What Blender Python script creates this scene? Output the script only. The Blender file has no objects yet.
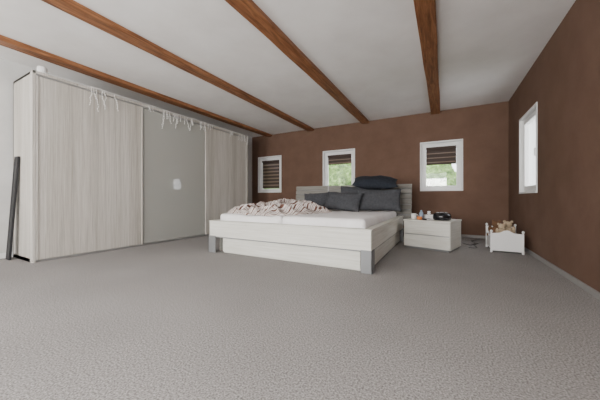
import bpy, bmesh, math, random
from mathutils import Vector, Matrix, noise
random.seed(3)
S = bpy.context.scene
COL = S.collection

# ------------------------------------------------------------------ materials
def new_mat(name):
    m = bpy.data.materials.new(name); m.use_nodes = True
    nt = m.node_tree
    return m, nt, nt.nodes['Principled BSDF']

def flat(name, col, rough=0.6, metal=0.0, spec=None):
    m, nt, b = new_mat(name)
    b.inputs['Base Color'].default_value = (*col, 1)
    b.inputs['Roughness'].default_value = rough
    b.inputs['Metallic'].default_value = metal
    if spec is not None: b.inputs['Specular IOR Level'].default_value = spec
    return m

def noisy(name, stops, scale=(1, 1, 1), nscale=5, detail=6, rough=0.7, bump=0.0, bscale=None, bdist=0.01, spec=0.3, dist=0.0, nrough=0.6, band=None):
    m, nt, b = new_mat(name)
    tc = nt.nodes.new('ShaderNodeTexCoord')
    mp = nt.nodes.new('ShaderNodeMapping'); mp.inputs['Scale'].default_value = scale
    nt.links.new(tc.outputs['Object'], mp.inputs['Vector'])
    n = nt.nodes.new('ShaderNodeTexNoise')
    n.inputs['Scale'].default_value = nscale; n.inputs['Detail'].default_value = detail
    n.inputs['Roughness'].default_value = nrough; n.inputs['Distortion'].default_value = dist
    nt.links.new(mp.outputs['Vector'], n.inputs['Vector'])
    r = nt.nodes.new('ShaderNodeValToRGB')
    while len(r.color_ramp.elements) < len(stops): r.color_ramp.elements.new(0.5)
    for e, (p, c) in zip(r.color_ramp.elements, stops):
        e.position = p; e.color = (*c, 1)
    nt.links.new(n.outputs['Fac'], r.inputs['Fac'])
    out = r.outputs['Color']
    if band:
        mp2 = nt.nodes.new('ShaderNodeMapping'); mp2.inputs['Scale'].default_value = band[0]
        nt.links.new(tc.outputs['Object'], mp2.inputs['Vector'])
        n2 = nt.nodes.new('ShaderNodeTexNoise'); n2.inputs['Scale'].default_value = 1.0; n2.inputs['Detail'].default_value = 2
        nt.links.new(mp2.outputs['Vector'], n2.inputs['Vector'])
        r2 = nt.nodes.new('ShaderNodeValToRGB')
        r2.color_ramp.elements[0].position = .35; r2.color_ramp.elements[0].color = (*band[1], 1)
        r2.color_ramp.elements[1].position = .62; r2.color_ramp.elements[1].color = (1, 1, 1, 1)
        nt.links.new(n2.outputs['Fac'], r2.inputs['Fac'])
        mx = nt.nodes.new('ShaderNodeMixRGB'); mx.blend_type = 'MULTIPLY'; mx.inputs[0].default_value = 1
        nt.links.new(out, mx.inputs[1]); nt.links.new(r2.outputs['Color'], mx.inputs[2]); out = mx.outputs['Color']
    nt.links.new(out, b.inputs['Base Color'])
    b.inputs['Roughness'].default_value = rough
    b.inputs['Specular IOR Level'].default_value = spec
    if bump > 0:
        bn = n
        if bscale:
            bn = nt.nodes.new('ShaderNodeTexNoise'); bn.inputs['Scale'].default_value = bscale
            bn.inputs['Detail'].default_value = 4
            nt.links.new(tc.outputs['Object'], bn.inputs['Vector'])
        bp = nt.nodes.new('ShaderNodeBump'); bp.inputs['Strength'].default_value = bump
        bp.inputs['Distance'].default_value = bdist
        nt.links.new(bn.outputs['Fac'], bp.inputs['Height'])
        nt.links.new(bp.outputs['Normal'], b.inputs['Normal'])
    return m

M = {}
M['brown'] = noisy('brown_plaster', [(0.3, (0.138, 0.082, 0.058)), (0.7, (0.168, 0.102, 0.073))], nscale=3, detail=8, rough=0.9, bump=0.25, bscale=60, bdist=0.005, spec=.15)
M['white_wall'] = noisy('white_plaster', [(0.3, (0.56, 0.555, 0.54)), (0.7, (0.64, 0.635, 0.62))], nscale=3, rough=0.9, bump=0.2, bscale=50, bdist=0.005)
M['ceiling'] = noisy('ceiling_plaster', [(0.3, (0.78, 0.76, 0.74)), (0.7, (0.87, 0.855, 0.84))], nscale=1.8, detail=9, rough=0.95, bump=0.15, bscale=14, bdist=0.008)
M['beam'] = noisy('beam_wood', [(0.25, (0.075, 0.028, 0.012)), (0.45, (0.21, 0.085, 0.036)), (0.7, (0.37, 0.17, 0.078))], scale=(14, 1.1, 14), nscale=2.5, detail=8, rough=0.45, bump=0.25, dist=0.8)
M['ash_v'] = noisy('pale_ash_vertical', [(0.28, (0.36, 0.33, 0.29)), (0.5, (0.53, 0.50, 0.455)), (0.72, (0.66, 0.63, 0.59))], scale=(12, 12, 0.28), nscale=5.5, detail=10, rough=0.5, dist=0.3, nrough=0.7, band=((3, 5.0, .12), (.80, .79, .77)))
M['ash_h'] = noisy('pale_ash_horizontal', [(0.25, (0.56, 0.545, 0.48)), (0.5, (0.69, 0.68, 0.62)), (0.75, (0.78, 0.775, 0.73))], scale=(0.5, 0.5, 14), nscale=4, detail=10, rough=0.5, dist=0.3, nrough=0.65)
M['head_wood'] = noisy('grey_beige_headboard_wood', [(0.25, (0.16, 0.15, 0.13)), (0.5, (0.24, 0.23, 0.205)), (0.8, (0.34, 0.325, 0.30))], scale=(0.6, 0.6, 16), nscale=4, detail=10, rough=0.6, dist=0.3, spec=.2)
M['alu'] = flat('brushed_aluminium', (0.42, 0.42, 0.42), 0.38, 0.85)
M['bracket'] = flat('silver_lacquer', (0.24, 0.245, 0.25), 0.45, 0.3)
M['white_pl'] = flat('white_pvc', (0.80, 0.80, 0.79), 0.35)
M['white_paint'] = flat('white_paint', (0.78, 0.78, 0.77), 0.5)
M['skirting'] = flat('grey_skirting', (0.27, 0.26, 0.25), 0.6)
M['black'] = flat('matt_black', (0.012, 0.012, 0.014), 0.5)
M['gloss_black'] = flat('gloss_black', (0.012, 0.012, 0.014), 0.2)
M['sheet'] = noisy('white_sheet', [(0.3, (0.76, 0.74, 0.74)), (0.7, (0.86, 0.85, 0.85))], nscale=4, rough=0.9, bump=0.25, bscale=9, bdist=0.02)
M['pillow_dark'] = noisy('charcoal_cotton', [(0.3, (0.046, 0.048, 0.054)), (0.7, (0.075, 0.078, 0.086))], nscale=30, rough=0.95, bump=0.2, bscale=14, bdist=0.01)
M['pillow_navy'] = noisy('dark_navy_cotton', [(0.3, (0.014, 0.018, 0.026)), (0.7, (0.028, 0.032, 0.042))], nscale=30, rough=0.95)
M['blind_dark'] = flat('dark_brown_blind_fabric', (0.065, 0.045, 0.036), 0.9)
M['orange'] = flat('orange_plastic', (0.55, 0.17, 0.04), 0.4)
M['blue'] = flat('pale_blue_plastic', (0.25, 0.33, 0.42), 0.4)
M['ceramic'] = flat('white_ceramic', (0.8, 0.79, 0.77), 0.2)
M['plush'] = noisy('beige_plush', [(0.3, (0.36, 0.27, 0.17)), (0.7, (0.58, 0.47, 0.34))], nscale=40, rough=1, bump=0.8, bscale=90, bdist=0.01)
M['plush_dk'] = noisy('brown_plush', [(0.3, (0.12, 0.06, 0.03)), (0.7, (0.2, 0.11, 0.06))], nscale=40, rough=1, bump=0.8, bscale=90, bdist=0.01)
M['foliage'] = noisy('foliage', [(0.35, (0.05, 0.10, 0.025)), (0.55, (0.18, 0.30, 0.08)), (0.75, (0.45, 0.55, 0.28))], nscale=6, detail=10, rough=0.9)
M['grass'] = flat('grass', (0.12, 0.2, 0.05), 0.9)
M['twig'] = flat('white_wire', (0.74, 0.72, 0.67), 0.6)

# sheer band of the blinds: thin translucent fabric
m = bpy.data.materials.new('sheer_blind_fabric'); m.use_nodes = True; nt = m.node_tree; b = nt.nodes['Principled BSDF']
b.inputs['Base Color'].default_value = (.22, .16, .12, 1); b.inputs['Roughness'].default_value = .9
b.inputs['Alpha'].default_value = .88
M['blind_light'] = m

# carpet
def carpet():
    m, nt, b = new_mat('grey_loop_carpet')
    tc = nt.nodes.new('ShaderNodeTexCoord')
    v = nt.nodes.new('ShaderNodeTexNoise'); v.inputs['Scale'].default_value = 115; v.inputs['Detail'].default_value = 5
    v.inputs['Roughness'].default_value = .65
    big = nt.nodes.new('ShaderNodeTexNoise'); big.inputs['Scale'].default_value = 1.4; big.inputs['Detail'].default_value = 5
    for n in (v, big): nt.links.new(tc.outputs['Object'], n.inputs['Vector'])
    r = nt.nodes.new('ShaderNodeValToRGB')
    r.color_ramp.elements[0].position = .35; r.color_ramp.elements[0].color = (0.150, 0.142, 0.139, 1)
    r.color_ramp.elements[1].position = .66; r.color_ramp.elements[1].color = (0.49, 0.47, 0.46, 1)
    nt.links.new(v.outputs['Fac'], r.inputs['Fac'])
    r2 = nt.nodes.new('ShaderNodeValToRGB')
    r2.color_ramp.elements[0].position = .3; r2.color_ramp.elements[0].color = (0.88, 0.88, 0.88, 1)
    r2.color_ramp.elements[1].position = .7; r2.color_ramp.elements[1].color = (1, 1, 1, 1)
    nt.links.new(big.outputs['Fac'], r2.inputs['Fac'])
    mx = nt.nodes.new('ShaderNodeMixRGB'); mx.blend_type = 'MULTIPLY'; mx.inputs[0].default_value = 1
    nt.links.new(r.outputs['Color'], mx.inputs[1]); nt.links.new(r2.outputs['Color'], mx.inputs[2])
    nt.links.new(mx.outputs['Color'], b.inputs['Base Color'])
    b.inputs['Roughness'].default_value = 1; b.inputs['Specular IOR Level'].default_value = 0.0
    bp = nt.nodes.new('ShaderNodeBump'); bp.inputs['Strength'].default_value = .25; bp.inputs['Distance'].default_value = .004
    nt.links.new(v.outputs['Fac'], bp.inputs['Height']); nt.links.new(bp.outputs['Normal'], b.inputs['Normal'])
    return m
M['carpet'] = carpet()

# lacquered glass door
m, nt, b = new_mat('lacquered_glass')
b.inputs['Base Color'].default_value = (0.38, 0.38, 0.35, 1); b.inputs['Roughness'].default_value = 0.03
b.inputs['Specular IOR Level'].default_value = 0.9
M['lacq'] = m

# window glass
m = bpy.data.materials.new('window_glass'); m.use_nodes = True; nt = m.node_tree; nt.nodes.clear()
o = nt.nodes.new('ShaderNodeOutputMaterial'); t = nt.nodes.new('ShaderNodeBsdfTransparent'); g = nt.nodes.new('ShaderNodeBsdfGlossy')
g.inputs['Roughness'].default_value = 0.02
mx = nt.nodes.new('ShaderNodeMixShader'); mx.inputs[0].default_value = .07; nt.links.new(t.outputs[0], mx.inputs[1])
nt.links.new(g.outputs[0], mx.inputs[2]); nt.links.new(mx.outputs[0], o.inputs[0])
M['glass'] = m

# patterned duvet
def duvet_mat():
    m, nt, b = new_mat('patterned_duvet')
    uv = nt.nodes.new('ShaderNodeTexCoord')
    w = nt.nodes.new('ShaderNodeTexWave'); w.inputs['Scale'].default_value = 1.7; w.inputs['Distortion'].default_value = 4
    w.inputs['Detail'].default_value = 1; w.inputs['Detail Scale'].default_value = 1.3
    nt.links.new(uv.outputs['UV'], w.inputs['Vector'])
    r = nt.nodes.new('ShaderNodeValToRGB'); cr = r.color_ramp
    cols = [(0.0, (0.13, 0.065, 0.05)), (0.10, (0.16, 0.08, 0.06)), (0.14, (0.72, 0.67, 0.64)), (0.40, (0.78, 0.75, 0.73)), (0.44, (0.28, 0.15, 0.11)), (0.52, (0.30, 0.17, 0.13)), (0.56, (0.70, 0.62, 0.57)), (0.80, (0.76, 0.72, 0.69)), (0.86, (0.17, 0.10, 0.085)), (0.94, (0.17, 0.10, 0.085)), (0.97, (0.70, 0.64, 0.60))]
    while len(cr.elements) < len(cols): cr.elements.new(.5)
    for e, (p, c) in zip(cr.elements, cols): e.position = p; e.color = (*c, 1)
    nt.links.new(w.outputs['Fac'], r.inputs['Fac']); nt.links.new(r.outputs['Color'], b.inputs['Base Color'])
    b.inputs['Roughness'].default_value = 1; b.inputs['Specular IOR Level'].default_value = .1
    return m
M['duvet'] = duvet_mat()

# ------------------------------------------------------------------ helpers
def empty(name, loc=(0, 0, 0), rz=0):
    e = bpy.data.objects.new(name, None); COL.objects.link(e)
    e.location = loc; e.rotation_euler = (0, 0, rz); e.empty_display_size = .1
    return e

def finish(name, me, mats, parent=None, bevel=0, smooth=False, seg=2, sub=0):
    for mm in (mats if isinstance(mats, (list, tuple)) else [mats]): me.materials.append(mm)
    ob = bpy.data.objects.new(name, me); COL.objects.link(ob)
    if parent: ob.parent = parent
    if bevel:
        bv = ob.modifiers.new('bevel', 'BEVEL'); bv.width = bevel; bv.segments = seg; bv.limit_method = 'ANGLE'
    if sub:
        sm = ob.modifiers.new('sub', 'SUBSURF'); sm.levels = sub; sm.render_levels = sub
    if smooth:
        for p in me.polygons: p.use_smooth = True
    return ob

def add_box(bm, b, mi=0, rot=None):
    x0, x1, y0, y1, z0, z1 = b
    vs = [bm.verts.new((x, y, z)) for x in (x0, x1) for y in (y0, y1) for z in (z0, z1)]
    F = [(0, 1, 3, 2), (4, 6, 7, 5), (0, 4, 5, 1), (2, 3, 7, 6), (0, 2, 6, 4), (1, 5, 7, 3)]
    for f in F:
        fc = bm.faces.new([vs[i] for i in f]); fc.material_index = mi
    return vs

def boxes(name, bl, mats, parent=None, bevel=0, seg=2):
    bm = bmesh.new()
    for b in bl:
        add_box(bm, b[:6], b[6] if len(b) > 6 else 0)
    me = bpy.data.meshes.new(name); bm.to_mesh(me); bm.free()
    return finish(name, me, mats, parent, bevel, seg=seg)

def lathe(name, prof, mat, parent=None, loc=(0, 0, 0), n=32, smooth=True, closed=False):
    bm = bmesh.new(); rings = []
    for r, z in prof:
        rings.append([bm.verts.new((loc[0] + r * math.cos(2 * math.pi * i / n), loc[1] + r * math.sin(2 * math.pi * i / n), loc[2] + z)) for i in range(n)])
    for a, b in zip(rings, rings[1:]):
        for i in range(n):
            bm.faces.new((a[i], a[(i + 1) % n], b[(i + 1) % n], b[i]))
    bm.faces.new(rings[0][::-1]); bm.faces.new(rings[-1])
    bmesh.ops.recalc_face_normals(bm, faces=bm.faces)
    me = bpy.data.meshes.new(name); bm.to_mesh(me); bm.free()
    ob = finish(name, me, mat, parent, smooth=smooth)
    return ob

def tube(name, paths, rad, mat, parent=None, bez=False):
    cu = bpy.data.curves.new(name, 'CURVE'); cu.dimensions = '3D'; cu.bevel_depth = rad; cu.bevel_resolution = 2
    for pts in paths:
        sp = cu.splines.new('NURBS' if bez else 'POLY'); sp.points.add(len(pts) - 1)
        for q, p in zip(sp.points, pts): q.co = (*p, 1)
        if bez: sp.use_endpoint_u = True; sp.order_u = 3
    cu.materials.append(mat)
    ob = bpy.data.objects.new(name, cu); COL.objects.link(ob)
    if parent: ob.parent = parent
    return ob

# ------------------------------------------------------------------ room
XL, XR, YB, YF, H = -5.13, 1.08, -2.8, 6.3, 2.65
T = 0.25

def wall(name, axis, pos, out, a0, a1, holes, mat):
    """axis 'x': wall runs along X at y=pos ; axis 'y': runs along Y at x=pos"""
    cuts = sorted(set([a0, a1] + [h[0] for h in holes] + [h[1] for h in holes]))
    bl = []
    for c0, c1 in zip(cuts, cuts[1:]):
        mid = (c0 + c1) / 2
        hh = [h for h in holes if h[0] < mid < h[1]]
        segs = [(0, H)] if not hh else [(0, hh[0][2]), (hh[0][3], H)]
        for z0, z1 in segs:
            p0, p1 = sorted((pos, pos + out * T))
            bl.append((c0, c1, p0, p1, z0, z1) if axis == 'x' else (p0, p1, c0, c1, z0, z1))
    bm = bmesh.new()
    for b in bl: add_box(bm, b)
    bmesh.ops.remove_doubles(bm, verts=bm.verts, dist=1e-5)
    me = bpy.data.meshes.new(name); bm.to_mesh(me); bm.free()
    return finish(name, me, mat)

WB = [(-4.88, -4.09, .98, 2.0), (-2.76, -1.94, .98, 2.0), (-.44, .32, .97, 1.99)]
WR = (4.56, 5.44, .89, 2.05)
REAR = [(-4.2, -2.4, .8, 2.2), (-1.6, 0.2, .8, 2.2)]
RSIDE = (-2.2, -0.6, .8, 2.2)
wall('wall_back', 'x', YF, 1, XL - T, XR + T, WB, M['brown'])
wall('wall_right', 'y', XR, 1, YB, YF, [WR, RSIDE], M['brown'])
wall('wall_left', 'y', XL, -1, YB, YF, [], M['white_wall'])
wall('wall_rear', 'x', YB, -1, XL - T, XR + T, REAR, M['white_wall'])
boxes('floor', [(XL - T, XR + T, YB - T, YF + T, -.12, 0)], M['carpet'])
boxes('ceiling', [(XL - T, XR + T, YB - T, YF + T, H, H + .15)], M['ceiling'])
boxes('baseboard_back', [(XL, XR - .016, YF - .016, YF, 0, .055)], M['skirting'], bevel=.004)
boxes('baseboard_right', [(XR - .016, XR, YB + .016, YF, 0, .055)], M['skirting'], bevel=.004)
boxes('baseboard_left', [(XL, XL + .016, YB + .016, YF - .016, 0, .07)], M['white_paint'], bevel=.004)
boxes('baseboard_rear', [(XL, XR, YB, YB + .016, 0, .07)], M['white_paint'], bevel=.004)

# ceiling beams
for i, xc in enumerate([-4.48, -3.12, -1.655, -.155]):
    bm = bmesh.new(); n = 40; w = .172; d = .06
    prev = None
    for k in range(n + 1):
        y = YB + (YF - YB) * k / n
        j = lambda s: .006 * noise.noise(Vector((xc * 3 + s, y * 1.5, s)))
        ring = [bm.verts.new((xc - w / 2 + j(1), y, H)), bm.verts.new((xc + w / 2 + j(2), y, H)),
                bm.verts.new((xc + w / 2 + j(2), y, H - d + j(3))), bm.verts.new((xc - w / 2 + j(1), y, H - d + j(4)))]
        if prev:
            for q in range(4): bm.faces.new((prev[q], prev[(q + 1) % 4], ring[(q + 1) % 4], ring[q]))
        else: bm.faces.new(ring[::-1])
        prev = ring
    bm.faces.new(prev)
    bmesh.ops.recalc_face_normals(bm, faces=bm.faces)
    me = bpy.data.meshes.new('ceiling_beam'); bm.to_mesh(me); bm.free()
    finish('ceiling_beam', me, M['beam'], bevel=.006)

# windows : local frame  u along wall, d outward depth, z
def window(name, hole, axis, pos, out, depth=.08, mull=False, casing=True):
    a0, a1, z0, z1 = hole
    e = empty(name)
    def B(u0, u1, d0, d1, zz0, zz1):
        p0, p1 = sorted((pos + out * d0, pos + out * d1))
        return (u0, u1, p0, p1, zz0, zz1) if axis == 'x' else (p0, p1, u0, u1, zz0, zz1)
    c = .022
    if casing:
        boxes('casing', [B(a0 - c, a0 + .008, -.010, 0.2, z0 - c, z1 + c), B(a1 - .008, a1 + c, -.010, 0.2, z0 - c, z1 + c),
                     B(a0, a1, -.010, 0.2, z1 - .008, z1 + c), B(a0, a1, -.016, 0.2, z0 - c, z0 + .008)], M['white_paint'], e, .003)
    f = .045
    b0, b1 = a0 + .008, a1 - .008; y0, y1 = z0 + .008, z1 - .008
    d0, d1 = depth, depth + .06
    boxes('frame', [B(b0, b0 + f, d0, d1, y0, y1), B(b1 - f, b1, d0, d1, y0, y1), B(b0 + f, b1 - f, d0, d1, y0, y0 + f), B(b0 + f, b1 - f, d0, d1, y1 - f, y1)], M['white_pl'], e, .004)
    g = f + .04; s0, s1 = depth - .015, depth + .045
    F = f - .008
    bl = [B(b0 + F, b0 + g, s0, s1, y0 + F, y1 - F), B(b1 - g, b1 - F, s0, s1, y0 + F, y1 - F), B(b0 + g, b1 - g, s0, s1, y0 + F, y0 + g), B(b0 + g, b1 - g, s0, s1, y1 - g, y1 - F)]
    boxes('sash', bl, M['white_pl'], e, .005)
    boxes('pane', [B(b0 + g - .005, b1 - g + .005, depth + .02, depth + .026, y0 + g - .005, y1 - g + .005)], M['glass'], e)
    zc = (y0 + y1) / 2
    hu = b0 + F + .025
    boxes('handle', [B(hu - .014, hu + .014, s0 - .01, s0, zc - .04, zc + .04), B(hu - .008, hu + .008, s0 - .04, s0 - .008, zc - .008, zc + .008),
                     B(hu - .009, hu + .009, s0 - .048, s0 - .034, zc - .10, zc + .01)], M['white_pl'], e, .003)
    return (b0 + g, b1 - g, y0 + g, y1 - g, s0, e)

ins = []
for i, h in enumerate(WB): ins.append(window('window_%d' % (i + 1), h, 'x', YF, 1))
wr = window('window_4', WR, 'y', XR, 1, depth=.05)
for i, h in enumerate(REAR): window('window_%d' % (5 + i), h, 'x', YB, -1)
window('window_7', RSIDE, 'y', XR, 1)

# zebra roller blinds, clipped onto the sashes
def blind(ins, axis, pos, out, drop, stripe=.052, gap=.03, lite=True):
    b0, b1, z0, z1, s0, we = ins
    e = empty('roller_blind'); e.parent = we
    def B(u0, u1, d0, d1, zz0, zz1, mi=0):
        p0, p1 = sorted((pos + out * d0, pos + out * d1))
        return ((u0, u1, p0, p1, zz0, zz1) if axis == 'x' else (p0, p1, u0, u1, zz0, zz1)) + (mi,)
    u0, u1 = b0 + .003, b1 - .003
    d = s0 + .012
    boxes('cassette', [B(u0 - .0, u1 + .0, s0 - .03, s0 + .02, z1 - .05, z1)], M['blind_dark'], e, .006)
    bl = []; z = z1 - .05; zb = z1 - drop
    k = 0
    while z > zb + .001:
        h = stripe if k % 2 == 0 else gap
        nz = max(zb, z - h)
        bl.append(B(u0, u1, d, d + .002, nz, z, k % 2)); z = nz; k += 1
    boxes('fabric', bl, [M['blind_dark'], M['blind_light']], e)
    boxes('bottom_bar', [B(u0, u1, d - .004, d + .006, zb - .02, zb)], M['blind_dark'], e, .003)
blind(ins[0], 'x', YF, 1, .80, .06, .04)
blind(ins[1], 'x', YF, 1, .22, .06, .025)
blind(ins[2], 'x', YF, 1, .36, .075, .02)

# ------------------------------------------------------------------ wardrobe
XW = -4.43; WY0, WY1, WH = 1.235, 5.25, 2.37
e = empty('sliding_door_wardrobe')
xb = XL + .03
boxes('carcass', [(xb, XW - .05, WY0, WY0 + .03, 0, WH), (xb, XW - .05, WY1 - .03, WY1, 0, WH), (xb, XW - .05, WY0, WY1, WH - .03, WH),
                  (xb, XW - .07, WY0, WY1, 0.0, .05), (xb, xb + .02, WY0, WY1, 0, WH)], M['ash_v'], e, .002)
boxes('front_frame', [(XW - .055, XW + .012, WY0 - .004, WY0 + .028, 0, WH + .004), (XW - .055, XW + .012, WY1 - .028, WY1 + .004, 0, WH + .004),
                      (XW - .055, XW + .012, WY0, WY1, WH - .03, WH + .004)], M['ash_v'], e, .002)
boxes('track', [(XW - .05, XW - .002, WY0 + .03, WY1 - .03, 0.0, .028), (XW - .05, XW + .004, WY0 + .03, WY1 - .03, WH - .05, WH - .028)], M['alu'], e)
ys = [WY0 + .03, WY0 + .03 + (WY1 - WY0 - .06) / 3, WY0 + .03 + 2 * (WY1 - WY0 - .06) / 3, WY1 - .03]
for i in range(3):
    a, b_ = ys[i] + .002, ys[i + 1] - .002
    xo = -.025 if i == 1 else 0.0
    zt = WH - .05; zb = .03
    hw = .022
    mat = M['lacq'] if i == 1 else M['ash_v']
    if i == 1:
        boxes('glass_door', [(XW - .022 + xo, XW + xo + .012, a + hw, b_ - hw, zb, zt)], mat, e, .002)
    else:
        boxes('door', [(XW - .022, XW, a + hw, b_ - hw, zb, zt)], mat, e, .001)
    boxes('door_grip', [(XW - .024 + xo, XW + .010 + xo, a, a + hw, zb, zt), (XW - .024 + xo, XW + .010 + xo, b_ - hw, b_, zb, zt)], M['alu'] if i == 1 else M['ash_v'], e, .004)

# fairy light strings on wardrobe edge
e = empty('icicle_fairy_lights')
paths = []; bulbs = []
main = []
y = WY0 + .55
while y < WY1 + .0:
    main.append((XW + .036, y, WH + .014 + .012 * noise.noise(Vector((y * 6, 0, 0)))))
    y += .04
paths.append(main)
def strand(y, L):
    pts = []; yy = y
    n = max(3, int(L / .03))
    for k in range(n + 1):
        pts.append((XW + .038 + .008 * noise.noise(Vector((y * 9, k * .7, 1))), yy, WH + .012 - L * k / n))
        yy += random.uniform(-.014, .016)
        if k: bulbs.append(pts[-1])
    paths.append(pts)
for yc, n, Lm in [(1.90, 3, .36), (2.02, 3, .3), (2.7, 3, .2), (2.95, 5, .34), (3.2, 4, .30), (3.45, 5, .26), (3.75, 4, .2), (4.05, 4, .16), (4.6, 4, .16), (5.0, 6, .18), (5.15, 4, .24)]:
    for k in range(n): strand(yc + random.uniform(-.12, .12), Lm * random.uniform(.4, 1))
tube('wire', paths, .0032, M['twig'], e)
bm = bmesh.new()
for p in bulbs:
    bmesh.ops.create_icosphere(bm, subdivisions=1, radius=.0075, matrix=Matrix.Translation(p))
me = bpy.data.meshes.new('bulbs'); bm.to_mesh(me); bm.free(); finish('bulbs', me, M['white_pl'], e)
# stuff on top of the wardrobe
e = empty('rolled_paper')
lathe('roll', [(.0, 0), (.045, 0), (.05, .01), (.05, .10), (.045, .11), (0.03, .11), (0.028, .06)], M['white_paint'], e, (XW - .10, WY0 + .12, WH + .001))
e = empty('folded_blanket')
boxes('fold', [(XW - .5, XW - .2, WY0 + .3, WY0 + .9, WH + .001, WH + .05), (XW - .49, XW - .21, WY0 + .31, WY0 + .89, WH + .052, WH + .09)], M['white_paint'], e, .02, 3)

# black leaning mirror beside the wardrobe
e = empty('leaning_mirror', (-4.93, 1.15, 0.004))
boxes('frame', [(-.06, -.045, -.012, .012, 0.0, 1.34), (.045, .06, -.012, .012, 0, 1.34), (-.045, .045, -.012, .012, 0, .025), (-.045, .045, -.012, .012, 1.315, 1.34), (-.045, .045, -.008, .010, .025, 1.315)], M['black'], e, .002)
e.rotation_euler = (math.radians(-3), math.radians(2.0), 0)

# ------------------------------------------------------------------ bed
BX0, BX1, BY0, BY1 = -3.06, -.67, 2.77, 5.20
bed = empty('double_bed')
zr0, zr1 = .235, .455
boxes('rails', [(BX0, BX1, BY0, BY0 + .045, zr0, zr1), (BX0, BX0 + .045, BY0 + .0455, BY1, zr0, zr1), (BX1 - .045, BX1, BY0 + .0455, BY1, zr0, zr1),
                ], M['ash_h'], bed, .006)
boxes('rail_cap', [(BX0 - .006, BX1 + .006, BY0 - .006, BY0 + .085, zr1, zr1 + .012), (BX0 - .006, BX0 + .085, BY0 + .0855, BY1, zr1, zr1 + .012), (BX1 - .085, BX1 + .006, BY0 + .0855, BY1, zr1, zr1 + .012)], M['ash_h'], bed, .003)
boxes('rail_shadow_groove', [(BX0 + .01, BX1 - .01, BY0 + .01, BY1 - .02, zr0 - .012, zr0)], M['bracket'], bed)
pl = .07
boxes('base_drawers', [(BX0 + .22, BX1 - .13, BY0 + pl - .02, BY0 + pl, 0.02, zr0 - .013), (BX0 + .22, BX1 - .13 , BY0 + pl, BY0 + pl + .02, 0.0, zr0 - .013)], M['ash_h'], bed, .003)
boxes('base_sides', [(BX0 + .06, BX0 + .08, BY0 + .14, BY1 - .15, 0, zr0 - .013), (BX1 - .06, BX1 - .04, BY0 + .15, (BY0 + BY1) / 2 - .002, 0.015, zr0 - .013),
                     (BX1 - .06, BX1 - .04, (BY0 + BY1) / 2 + .002, BY1 - .12, 0.015, zr0 - .013), (BX1 - .08, BX1 - .062, BY0 + .15, BY1 - .12, 0, zr0 - .013),
                     (BX0 + .08, BX1 - .08, BY1 - .12, BY1 - .1, 0, zr0 - .013)], M['ash_h'], bed, .003)
def bracket(x0, x1, y0, y1, sx, sy):
    t = .012
    a = (x0, x1, (y0 if sy < 0 else y1 - t), (y0 + t if sy < 0 else y1), 0, zr0 + .01)
    b = ((x1 - t if sx > 0 else x0), (x1 if sx > 0 else x0 + t), y0, y1, 0, zr0 + .01)
    return [a, b]
bl = []
bl += bracket(BX1 - .11, BX1 + .012, BY0 - .012, BY0 + .11, 1, -1)
bl += bracket(BX0 - .012, BX0 + .13, BY0 - .012, BY0 + .11, -1, -1)
bl += bracket(BX1 - .11, BX1 + .012, BY1 - .12, BY1, 1, 1)
bl += bracket(BX0 - .012, BX0 + .11, BY1 - .12, BY1, -1, 1)
boxes('corner_feet', bl, M['bracket'], bed, .003)
boxes('slat_base', [(BX0 + .046, BX1 - .046, BY0 + .046, BY1, .36, .40)], M['head_wood'], bed)
# mattresses
xm = (BX0 + BX1) / 2
for x0, x1 in ((BX0 + .09, xm - .004), (xm + .004, BX1 - .09)):
    o = boxes('mattress', [(x0, x1, BY0 + .10, BY1 - .12, .401, .565)], M['sheet'], bed, .05, 5)
    for p in o.data.polygons: p.use_smooth = True
# headboard: tilted plank panels
hb = empty('headboard'); hb.parent = bed; hb.location = (0, BY1 + .005, 0); hb.rotation_euler = (math.radians(-7), 0, 0)
HX0, HX1 = -3.03, -.53
bl = []
zz = .30
for k in range(8):
    h = .0985
    bl.append((HX0, HX1, 0, .035, zz, zz + h - .012)); zz += h
boxes('planks', bl, M['head_wood'], hb, .004)
boxes('back_panel', [(HX0 + .01, HX1 - .01, .036, .05, .29, zz - .02)], M['bracket'], hb)
boxes('metal_trims', [(HX0 + .8, HX0 + .815, -.004, .036, .30, zz - .006), (HX1 - .815, HX1 - .8, -.004, .036, .30, zz - .006)], M['alu'], hb)
boxes('headboard_legs', [(BX0 + .02, BX0 + .10, BY1 + .002, BY1 + .035, 0, .31), (BX1 - .10, BX1 - .02, BY1 + .002, BY1 + .035, 0, .31)], M['bracket'], bed)

def pillow(name, w, h, t, loc, rot, mat, seed=0, n=28):
    bm = bmesh.new(); G = {}
    for side in (1, -1):
        for i in range(n + 1):
            for j in range(n + 1):
                s = -1 + 2 * i / n; q = -1 + 2 * j / n
                if side == -1 and (i in (0, n) or j in (0, n)): G[(side, i, j)] = G[(1, i, j)]; continue
                th = ((1 - abs(s) ** 3.0) * (1 - abs(q) ** 3.0)) ** .55
                x = w / 2 * s * (1 - .07 * (1 - q * q) - .0)
                z = h / 2 * q * (1 - .09 * (1 - s * s))
                nz = noise.noise(Vector((s * 2.2 + seed, q * 2.2, side * 3.1))) * .22 + noise.noise(Vector((s * 6 + seed, q * 6, side))) * .07
                y = -side * t / 2 * th * (1 + nz)
                z += .012 * noise.noise(Vector((s * 3, seed, q)))
                G[(side, i, j)] = bm.verts.new((x, y, z))
        for i in range(n):
            for j in range(n):
                f = [G[(side, i, j)], G[(side, i + 1, j)], G[(side, i + 1, j + 1)], G[(side, i, j + 1)]]
                if side == -1: f = f[::-1]
                bm.faces.new(f)
    me = bpy.data.meshes.new(name); bm.to_mesh(me); bm.free()
    ob = finish(name, me, mat, smooth=True)
    ob.location = loc; ob.rotation_euler = rot
    return ob
R = math.radians
pillow('pillow', .76, .42, .20, (-1.01, 4.70, .765), (R(-24), 0, R(8)), M['pillow_dark'], 1)
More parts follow.
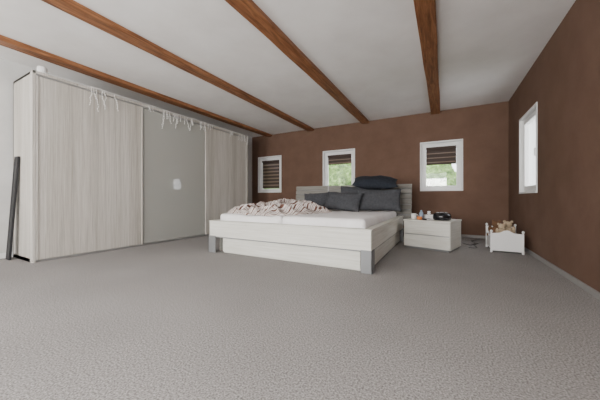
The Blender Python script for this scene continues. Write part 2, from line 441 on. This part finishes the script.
pillow('pillow', .70, .38, .20, (-1.60, 4.50, .74), (R(-30), R(3), R(-4)), M['pillow_dark'], 2)
pillow('pillow', .60, .36, .18, (-2.28, 4.86, .74), (R(-20), R(-3), R(4)), M['pillow_dark'], 3)
pillow('pillow', .80, .36, .15, (-1.42, 4.93, .86), (R(-22), R(2), R(2)), M['pillow_dark'], 5)
pillow('pillow', .80, .46, .20, (-1.12, 4.90, 1.09), (R(-70), R(3), R(10)), M['pillow_navy'], 4)

# crumpled duvet heap
def heap(name, cx, cy, rx, ry, hmax, zbase, mat, seed=0, n=170, rot=0, fold=5.0):
    bm = bmesh.new(); V = {}; uvl = bm.loops.layers.uv.new('UVMap')
    cr, sr = math.cos(rot), math.sin(rot)
    for i in range(n + 1):
        for j in range(n + 1):
            s = -1 + 2 * i / n; q = -1 + 2 * j / n
            ang = math.atan2(q, s); rr = max(abs(s), abs(q)); 
            edge = 1 + .18 * noise.noise(Vector((math.cos(ang) * 1.8 + seed, math.sin(ang) * 1.8, 0))) + .08 * noise.noise(Vector((math.cos(ang) * 6, math.sin(ang) * 6, seed)))
            k = rr / max(1e-6, math.hypot(s, q)) if rr > 0 else 0
            kk = .35 + .65 * k
            x = s * kk * rx * edge; y = q * kk * ry * edge
            fall = max(0, 1 - rr ** 3.2) ** .8
            p = Vector((x * 2.2 + seed, y * 2.2, seed))
            wv = Vector((noise.noise(p), noise.noise(p + Vector((7, 3, 1))), 0)) * .5
            pf = Vector((x, y, 0)) * fold + wv * 2.5 + Vector((seed * 3, 0, 0))
            rid = (1 - abs(noise.noise(pf)) * 2.8)
            rid2 = (1 - abs(noise.noise(pf * 2.3 + Vector((4, 4, 4)))) * 2.0)
            z = fall * hmax * (.34 + .46 * rid + .15 * rid2 + .40 * noise.noise(p * .9))
            z = max(z, 0.006 * fall) + .012
            x += .03 * noise.noise(pf * 1.1 + Vector((1, 8, 2))); y += .03 * noise.noise(pf * 1.1 + Vector((8, 1, 2)))
            V[(i, j)] = bm.verts.new((cx + x * cr - y * sr, cy + x * sr + y * cr, zbase + z))
    for i in range(n):
        for j in range(n):
            f = bm.faces.new((V[(i, j)], V[(i + 1, j)], V[(i + 1, j + 1)], V[(i, j + 1)]))
            for lp, (a, b) in zip(f.loops, ((i, j), (i + 1, j), (i + 1, j + 1), (i, j + 1))): lp[uvl].uv = (a / n * 2, b / n * 2)
    me = bpy.data.meshes.new(name); bm.to_mesh(me); bm.free()
    ob = finish(name, me, mat, smooth=True)
    so = ob.modifiers.new('thick', 'SOLIDIFY'); so.thickness = .01; so.offset = -1
    return ob
heap('crumpled_duvet', -2.33, 3.60, .64, .78, .21, .556, M['duvet'], seed=2.3, rot=-.3, fold=5)

# ------------------------------------------------------------------ nightstand
th = math.atan2(-.17, .61)
NX, NY = -.575, 4.55
ns = empty('nightstand', (NX, NY, 0), th)
W, Dp, Hn = .68, .60, .455
boxes('body', [(0, .02, .02, Dp, .03, Hn - .025), (W - .02, W, .02, Dp, .03, Hn - .025), (.02, W - .02, Dp - .015, Dp, .03, Hn - .025), (.02, W - .02, .02, Dp - .015, .03, .05)], M['ash_h'], ns, .002)
boxes('top', [(-.008, W + .008, -.008, Dp + .004, Hn - .025, Hn)], M['ash_h'], ns, .004)
boxes('drawer_fronts', [(.004, W - .004, 0, .018, .035, .222), (.004, W - .004, 0, .018, .236, Hn - .03)], M['ash_h'], ns, .003)
boxes('drawer_grip', [(.02, W - .02, .006, .02, .222, .236)], M['alu'], ns)
boxes('plinth', [(.03, W - .03, .04, Dp - .03, 0, .03)], M['bracket'], ns)
def onN(x, y):
    c, s = math.cos(th), math.sin(th); return (NX + x * c - y * s, NY + x * s + y * c, Hn + .001)
p = onN(.10, .16)
mug = empty('coffee_mug', p)
lathe('cup', [(.0, 0), (.034, 0), (.038, .004), (.040, .09), (.036, .09), (.034, .01), (.0, .01)], M['ceramic'], mug)
tube('ear', [[(.038, 0, .075), (.062, 0, .072), (.066, 0, .045), (.058, 0, .022), (.037, 0, .02)]], .005, M['ceramic'], mug, True)
p = onN(.19, .24)
o = empty('lotion_bottle', p)
lathe('bottle', [(0, 0), (.028, 0), (.031, .01), (.031, .10), (.014, .12), (.014, .145), (0, .145)], M['blue'], o)
p = onN(.215, .10)
o = empty('candle_jar', p)
lathe('jar', [(0, 0), (.035, 0), (.04, .01), (.04, .045), (.036, .05), (0, .05)], M['orange'], o)
p = onN(.27, .36)
o = empty('tissue_box', p, .3)
boxes('box', [(-.07, .07, -.06, .06, 0, .07)], M['ceramic'], o, .006)
lathe('tissue', [(.004, .068), (.03, .085), (.018, .10), (.026, .125), (.002, .13)], M['sheet'], o)
p = onN(.50, .24)
o = empty('clock_radio', p, .2)
lathe('body', [(0, 0), (.10, 0), (.125, .012), (.13, .055), (.118, .10), (.075, .12), (.035, .115), (0, .115)], M['gloss_black'], o)
lathe('dial', [(0, .116), (.028, .116), (.028, .124), (0, .125)], M['alu'], o)
p = onN(.345, .08)
o = empty('paperback_book', p, .5)
boxes('pages', [(-.05, .05, -.07, .07, .003, .018)], M['ceramic'], o)
boxes('cover', [(-.053, .053, -.073, .073, 0, .003), (-.053, .053, -.073, .073, .018, .021), (-.056, -.053, -.073, .073, 0, .021)], M['black'], o, .001)

# cable on floor by the wall
o = tube('power_cable', [[(.28, 5.45, .006), (.36, 5.25, .006), (.42, 5.28, .006), (.5, 5.55, .006), (.42, 5.8, .006), (.55, 5.95, .006), (.62, 6.2, .006)],
                         [(.35, 5.0, .006), (.40, 4.95, .006), (.48, 5.05, .006), (.42, 5.3, .006), (.52, 5.5, .006)]], .005, M['black'], None, True)

# ------------------------------------------------------------------ doll cradle
CX, CY = .60, 4.74
dc = empty('doll_cradle', (CX, CY, 0))
w, L = .39, .50
def endpanel(y, hh):
    bm = bmesh.new(); n = 24; pts = [(0.02, .03)]
    pts.append((w - .02, .03))
    for k in range(n + 1):
        t = k / n; x = w - .02 - (w - .04) * t
        z = hh - .045 + .045 * math.sin(math.pi * t) ** 1.3 + .010 * math.cos(4 * math.pi * t)
        pts.append((x, z))
    f0 = [bm.verts.new((x, y, z)) for x, z in pts]; f1 = [bm.verts.new((x, y + .016, z)) for x, z in pts]
    bm.faces.new(f0); bm.faces.new(f1[::-1]); N = len(pts)
    for i in range(N): bm.faces.new((f0[i], f1[i], f1[(i + 1) % N], f0[(i + 1) % N]))
    bmesh.ops.recalc_face_normals(bm, faces=bm.faces)
    me = bpy.data.meshes.new('end_panel'); bm.to_mesh(me); bm.free()
    finish('end_panel', me, M['white_pl'], dc, .002)
endpanel(.004, .32); endpanel(L - .02, .38)
for x in (.012, w - .012):
    for y, hh in ((.012, .32), (L - .012, .38)):
        lathe('post', [(0, 0), (.012, 0), (.015, .01), (.013, .05), (.013, hh - .04), (.009, hh - .03), (.017, hh - .012), (.017, hh), (.009, hh + .012), (0, hh + .013)], M['white_pl'], dc, (x, y, 0), 16)
bl = [(.002, .020, .02, L - .02, .232, .25), (w - .020, w - .002, .02, L - .02, .232, .25), (.018, w - .018, .02, L - .02, .07, .085),
      (.006, .016, .02, L - .02, .05, .232), (w - .016, w - .006, .02, L - .02, .05, .232)]
boxes('side_panels', bl, M['white_pl'], dc, .002)
boxes('bedding', [(.02, w - .02, .025, L - .025, .086, .19)], M['sheet'], dc, .02, 3)
# teddy bears sitting in the cradle
def teddy(name, loc, s, mat, rz, rx=0):
    bm = bmesh.new()
    def ell(c, r):
        mt = Matrix.Translation(c) @ Matrix.Diagonal((*r, 1))
        bmesh.ops.create_uvsphere(bm, u_segments=20, v_segments=14, radius=1, matrix=mt)
    ell((0, 0, .09), (.065, .055, .085)); ell((0, -.01, .20), (.055, .05, .05)); ell((0, -.055, .19), (.022, .022, .018))
    for sx in (-1, 1):
        ell((sx * .045, 0, .245), (.02, .01, .02)); ell((sx * .075, -.02, .12), (.025, .03, .055)); ell((sx * .045, -.08, .03), (.03, .06, .03))
    me = bpy.data.meshes.new(name); bm.to_mesh(me); bm.free()
    ob = finish(name, me, mat, dc, smooth=True); ob.location = (loc[0] - CX, loc[1] - CY, loc[2]); ob.scale = (s, s, s); ob.rotation_euler = (rx, 0, rz)
    return ob
teddy('teddy_bear', (.86, 5.09, .19), 1.0, M['plush'], R(-20), R(-8))
teddy('teddy_bear', (.77, 4.95, .19), .88, M['plush'], R(15), R(-5))
teddy('teddy_bear', (.71, 5.09, .19), 1.0, M['plush_dk'], R(-35), R(-5))

# ------------------------------------------------------------------ exterior
boxes('lawn', [(-30, 25, 6.8, 40, -3.1, -3.0)], M['grass'])
def tree(loc, r, seed):
    bm = bmesh.new(); bmesh.ops.create_icosphere(bm, subdivisions=5, radius=r)
    for v in bm.verts:
        d = v.co.normalized(); k = 1 + .3 * noise.noise(d * 2 + Vector((seed, 0, 0))) + .16 * noise.noise(d * 7 + Vector((seed, 0, 0))) + .08 * noise.noise(d * 18)
        v.co = d * r * k
    e = empty('tree', loc)
    me = bpy.data.meshes.new('crown'); bm.to_mesh(me); bm.free(); finish('crown', me, M['foliage'], e)
    lathe('trunk', [(.2, -3 - loc[2]), (.15, -.5 * r)], M['plush_dk'], e, (0, 0, 0), 12)
for i, (x, y, z, r) in enumerate([(-9, 13, .2, 2.2), (-4.6, 14, 0.3, 2.4), (-1.0, 15.5, .3, 2.3), (2.0, 13, .2, 1.9), (9, 17, 0.2, 2.6)]): tree((x, y, z), r, i * 3.7)

# ------------------------------------------------------------------ lights
w = bpy.data.worlds.new('overcast_sky'); S.world = w; w.use_nodes = True
nt = w.node_tree; bg = nt.nodes['Background']
bg.inputs['Color'].default_value = (0.95, 0.97, 1.0, 1); bg.inputs['Strength'].default_value = 5.2

def area(name, loc, rot, sx, sy, power, col=(1, 1, 1)):
    l = bpy.data.lights.new(name, 'AREA'); l.shape = 'RECTANGLE'; l.size = sx; l.size_y = sy; l.energy = power; l.color = col
    o = bpy.data.objects.new(name, l); COL.objects.link(o); o.location = loc; o.rotation_euler = rot
    return o
dc_ = (1, .985, .96)
area('daylight_rear_left', (-3.3, YB - .35, 1.25), (R(109), 0, 0), 1.7, 1.3, 330, dc_)
area('daylight_rear_right', (-.7, YB - .35, 1.25), (R(109), 0, 0), 1.7, 1.3, 330, dc_)
area('daylight_side', (XR + .35, -1.4, 1.3), (R(104), 0, R(90)), 1.5, 1.3, 120, dc_)

# ------------------------------------------------------------------ camera
cd = bpy.data.cameras.new('camera'); cam = bpy.data.objects.new('camera', cd); COL.objects.link(cam)
cam.location = (0, 0, .8); cam.rotation_euler = (R(90), 0, R(28.8))
cd.sensor_width = 36; cd.lens = 36 * 262 / 600; cd.shift_y = -2 / 600; cd.clip_start = .02
S.camera = cam
